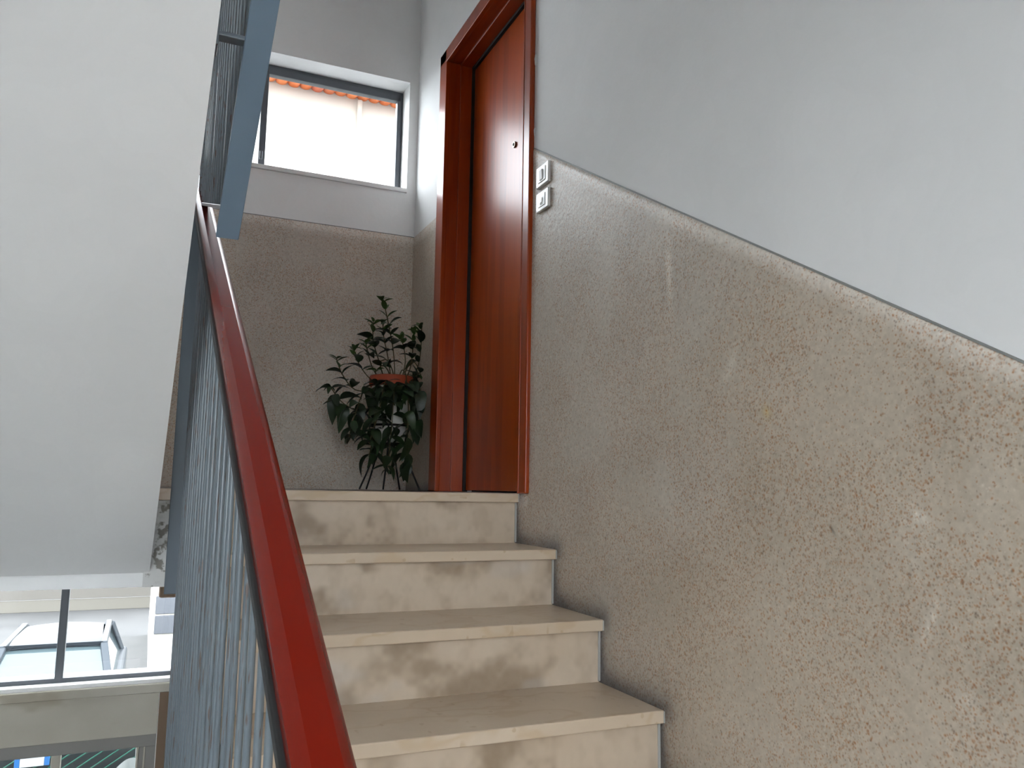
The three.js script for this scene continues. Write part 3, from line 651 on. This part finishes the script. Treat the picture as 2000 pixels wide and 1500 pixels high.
{ // parked car, nose towards the entrance
  const t = thing('car', 'grey hatchback parked outside, seen through the panes over the entrance', 'car', V3(CX - 1.0, GY, CZ - 10.9));
  const side = (pts, w, tz = 0) => { const sh = new THREE.Shape(); pts.forEach(([z, y], i) => i ? sh.lineTo(z, y) : sh.moveTo(z, y)); const g = new THREE.ExtrudeGeometry(sh, { depth: w - 0.1, bevelEnabled: true, bevelSize: 0.05, bevelThickness: 0.05, bevelSegments: 3 }); g.translate(0, 0, -(w - 0.1) / 2); g.rotateY(-Math.PI / 2); return g; };
  mesh('body', side([[0.05, 0.3], [0.0, 0.62], [0.18, 0.82], [-0.9, 0.98], [-1.0, 0.95], [-3.95, 0.95], [-4.0, 0.35]].map(([a, b]) => [a, b]), 1.70), M.carPaint, t);
  // cabin narrower at the roof: bottom and top rectangles lofted with rounded rows
  const loft = (rows) => { const pos = [], idx = []; rows.forEach((r) => r.forEach((q) => pos.push(...q))); const n = rows[0].length; for (let i = 0; i < rows.length - 1; i++) for (let j = 0; j < n - 1; j++) { const a = i * n + j, b = a + n; idx.push(a, b, a + 1, b, b + 1, a + 1); } const g = new THREE.BufferGeometry(); g.setAttribute('position', new THREE.Float32BufferAttribute(pos, 3)); g.setIndex(idx); g.computeVertexNormals(); return uvm(g); };
  const yb = 0.95, yt = 1.50;
  // roof panel, gently domed
  { const rows = []; for (let i = 0; i <= 8; i++) { const z = -1.55 - 2.0 * i / 8, row = []; for (let j = 0; j <= 10; j++) { const u = j / 10 * 2 - 1; row.push([u * (0.56 - 0.008 * i), yt + 0.035 * (1 - u * u) - 0.05 * Math.pow((i - 4) / 4, 4), z]); } rows.push(row); } mesh('roof', loft(rows), M.carPaint, t); }
  const pane = (name, c, mat) => { const rows = []; for (let i = 0; i <= 6; i++) { const row = [], v = i / 6; for (let j = 0; j <= 8; j++) { const u = j / 8; const a = c[0].map((q, k) => q + (c[1][k] - q) * u), b = c[3].map((q, k) => q + (c[2][k] - q) * u); row.push(a.map((q, k) => q + (b[k] - q) * v)); } rows.push(row); } return mesh(name, loft(rows), mat, t); };
  pane('windshield', [[-0.56, 1.45, -1.57], [0.56, 1.45, -1.57], [0.66, 0.97, -0.85], [-0.66, 0.97, -0.85]], M.carGlass);
  pane('rear_window', [[0.53, 1.43, -3.57], [-0.53, 1.43, -3.57], [-0.62, 0.97, -3.9], [0.62, 0.97, -3.9]], M.carGlass);
  for (const s of [-1, 1]) {
    pane('side_window', s > 0 ? [[0.57, 1.43, -1.65], [0.57, 1.43, -3.5], [0.76, 0.97, -3.8], [0.76, 0.97, -1.0]] : [[-0.57, 1.43, -3.5], [-0.57, 1.43, -1.65], [-0.76, 0.97, -1.0], [-0.76, 0.97, -3.8]], M.carGlass);
    mesh('pillar', [bar(V3(s * 0.585, 1.475, -1.56), V3(s * 0.72, 0.96, -0.86), 0.09, 0.06), bar(V3(s * 0.585, 1.475, -1.55), V3(s * 0.57, 1.46, -3.55), 0.08, 0.08), bar(V3(s * 0.57, 1.46, -3.52), V3(s * 0.74, 0.95, -3.88), 0.14, 0.09)], M.carPaint, t);
    const mir = new THREE.SphereGeometry(0.1, 18, 12); mir.scale(1.15, 0.75, 0.6); mir.translate(s * 0.86, 1.03, -1.15); mesh('mirror', uvm(mir), M.carPaint, t);
    const hl = new THREE.SphereGeometry(0.12, 16, 10); hl.scale(1.3, 0.6, 0.7); hl.translate(s * 0.6, 0.68, 0.02); mesh('headlamp', hl, M.chrome, t);
    for (const z of [-0.75, -3.25]) { const w = new THREE.TorusGeometry(0.22, 0.09, 10, 28); w.rotateY(Math.PI / 2); w.translate(s * 0.76, 0.31, z); const wh = mesh('wheel', w, M.tyre, t); const rm = new THREE.CylinderGeometry(0.19, 0.19, 0.1, 20); rm.rotateZ(Math.PI / 2); rm.translate(s * 0.78, 0.31, z); mesh('rim', rm, M.chrome, wh); }
  }
  pane('roof_header', [[-0.57, 1.515, -1.54], [0.57, 1.515, -1.54], [0.58, 1.44, -1.60], [-0.58, 1.44, -1.60]], M.carPaint);
}
{ // dark screened gate with green netting just outside the entrance
  const zG = CZ - 4.75, t = thing('gate', 'dark gate hung with green netting, seen through the door glass', 'gate', V3(0, 0, zG));
  const gx0 = -2.4, gx1 = -1.155, gy = -1.16;
  mesh('gate_panel', box(gx0, gx1, GY + 0.05, gy, -0.06, -0.03), M.gateDark, t);
  const strands = [];
  for (let k = 0; k < 34; k++) { const x = gx0 - 1.2 + k * 0.075; const a = V3(Math.max(gx0, x), gy - 0.75 + (Math.max(gx0, x) - x) * 0.62, 0), xe = Math.min(gx1, x + 0.75 / 0.62), b = V3(xe, gy - 0.75 + (xe - x) * 0.62, 0); if (b.x - a.x > 0.03) strands.push(tube([a, a.clone().lerp(b, 0.5).add(V3(0, -0.004, 0)), b], 0.0035, 4, 5)); }
  const net = mesh('netting', strands, M.netGreen, t); net.userData.kind = 'stuff';
  const p = thing('notice', 'small white notice with blue ends on the green netted gate', 'sign', V3(CX - 0.4315, -1.335, zG + 0.03));
  mesh('board', rbox(-0.052, 0.052, -0.022, 0.022, -0.006, 0.006, 0.003, 1), M.signWhite, p);
  mesh('end_band', rbox(-0.075, -0.052, -0.022, 0.022, -0.006, 0.0055, 0.003, 1), M.signBlue, p);
  mesh('end_band', rbox(0.052, 0.075, -0.022, 0.022, -0.006, 0.0055, 0.003, 1), M.signBlue, p);
  // pale sheet hanging at the right end of the gate
  const g = new THREE.PlaneGeometry(0.18, 0.5, 14, 20), q = g.attributes.position;
  for (let i = 0; i < q.count; i++) { const x = q.getX(i), y = q.getY(i); q.setXYZ(i, x + 0.02 * (y - 0.25) * (x < 0 ? 1 : 0.3) + (x < -0.05 ? -0.03 * Math.pow(0.25 - y, 2) : 0), y - (x < 0 ? 0.04 * Math.pow(-x / 0.09, 2) : 0) * (y > 0.2 ? 1 : 0), 0.012 * Math.sin(x * 60 + y * 3)); }
  g.computeVertexNormals();
  const sh = mesh('plastic_sheet', g, new THREE.MeshStandardMaterial({ color: 0x7d8281, roughness: 0.7, side: THREE.DoubleSide }));
  sh.position.set(-1.15, -1.60, zG + 0.08);
  tag(sh, 'pale plastic sheet hanging at the right end of the netted gate', 'sheet');
}

scene.traverse((o) => { if (o.isMesh) { o.castShadow = true; o.receiveShadow = true; } });
renderer.render(scene, camera);
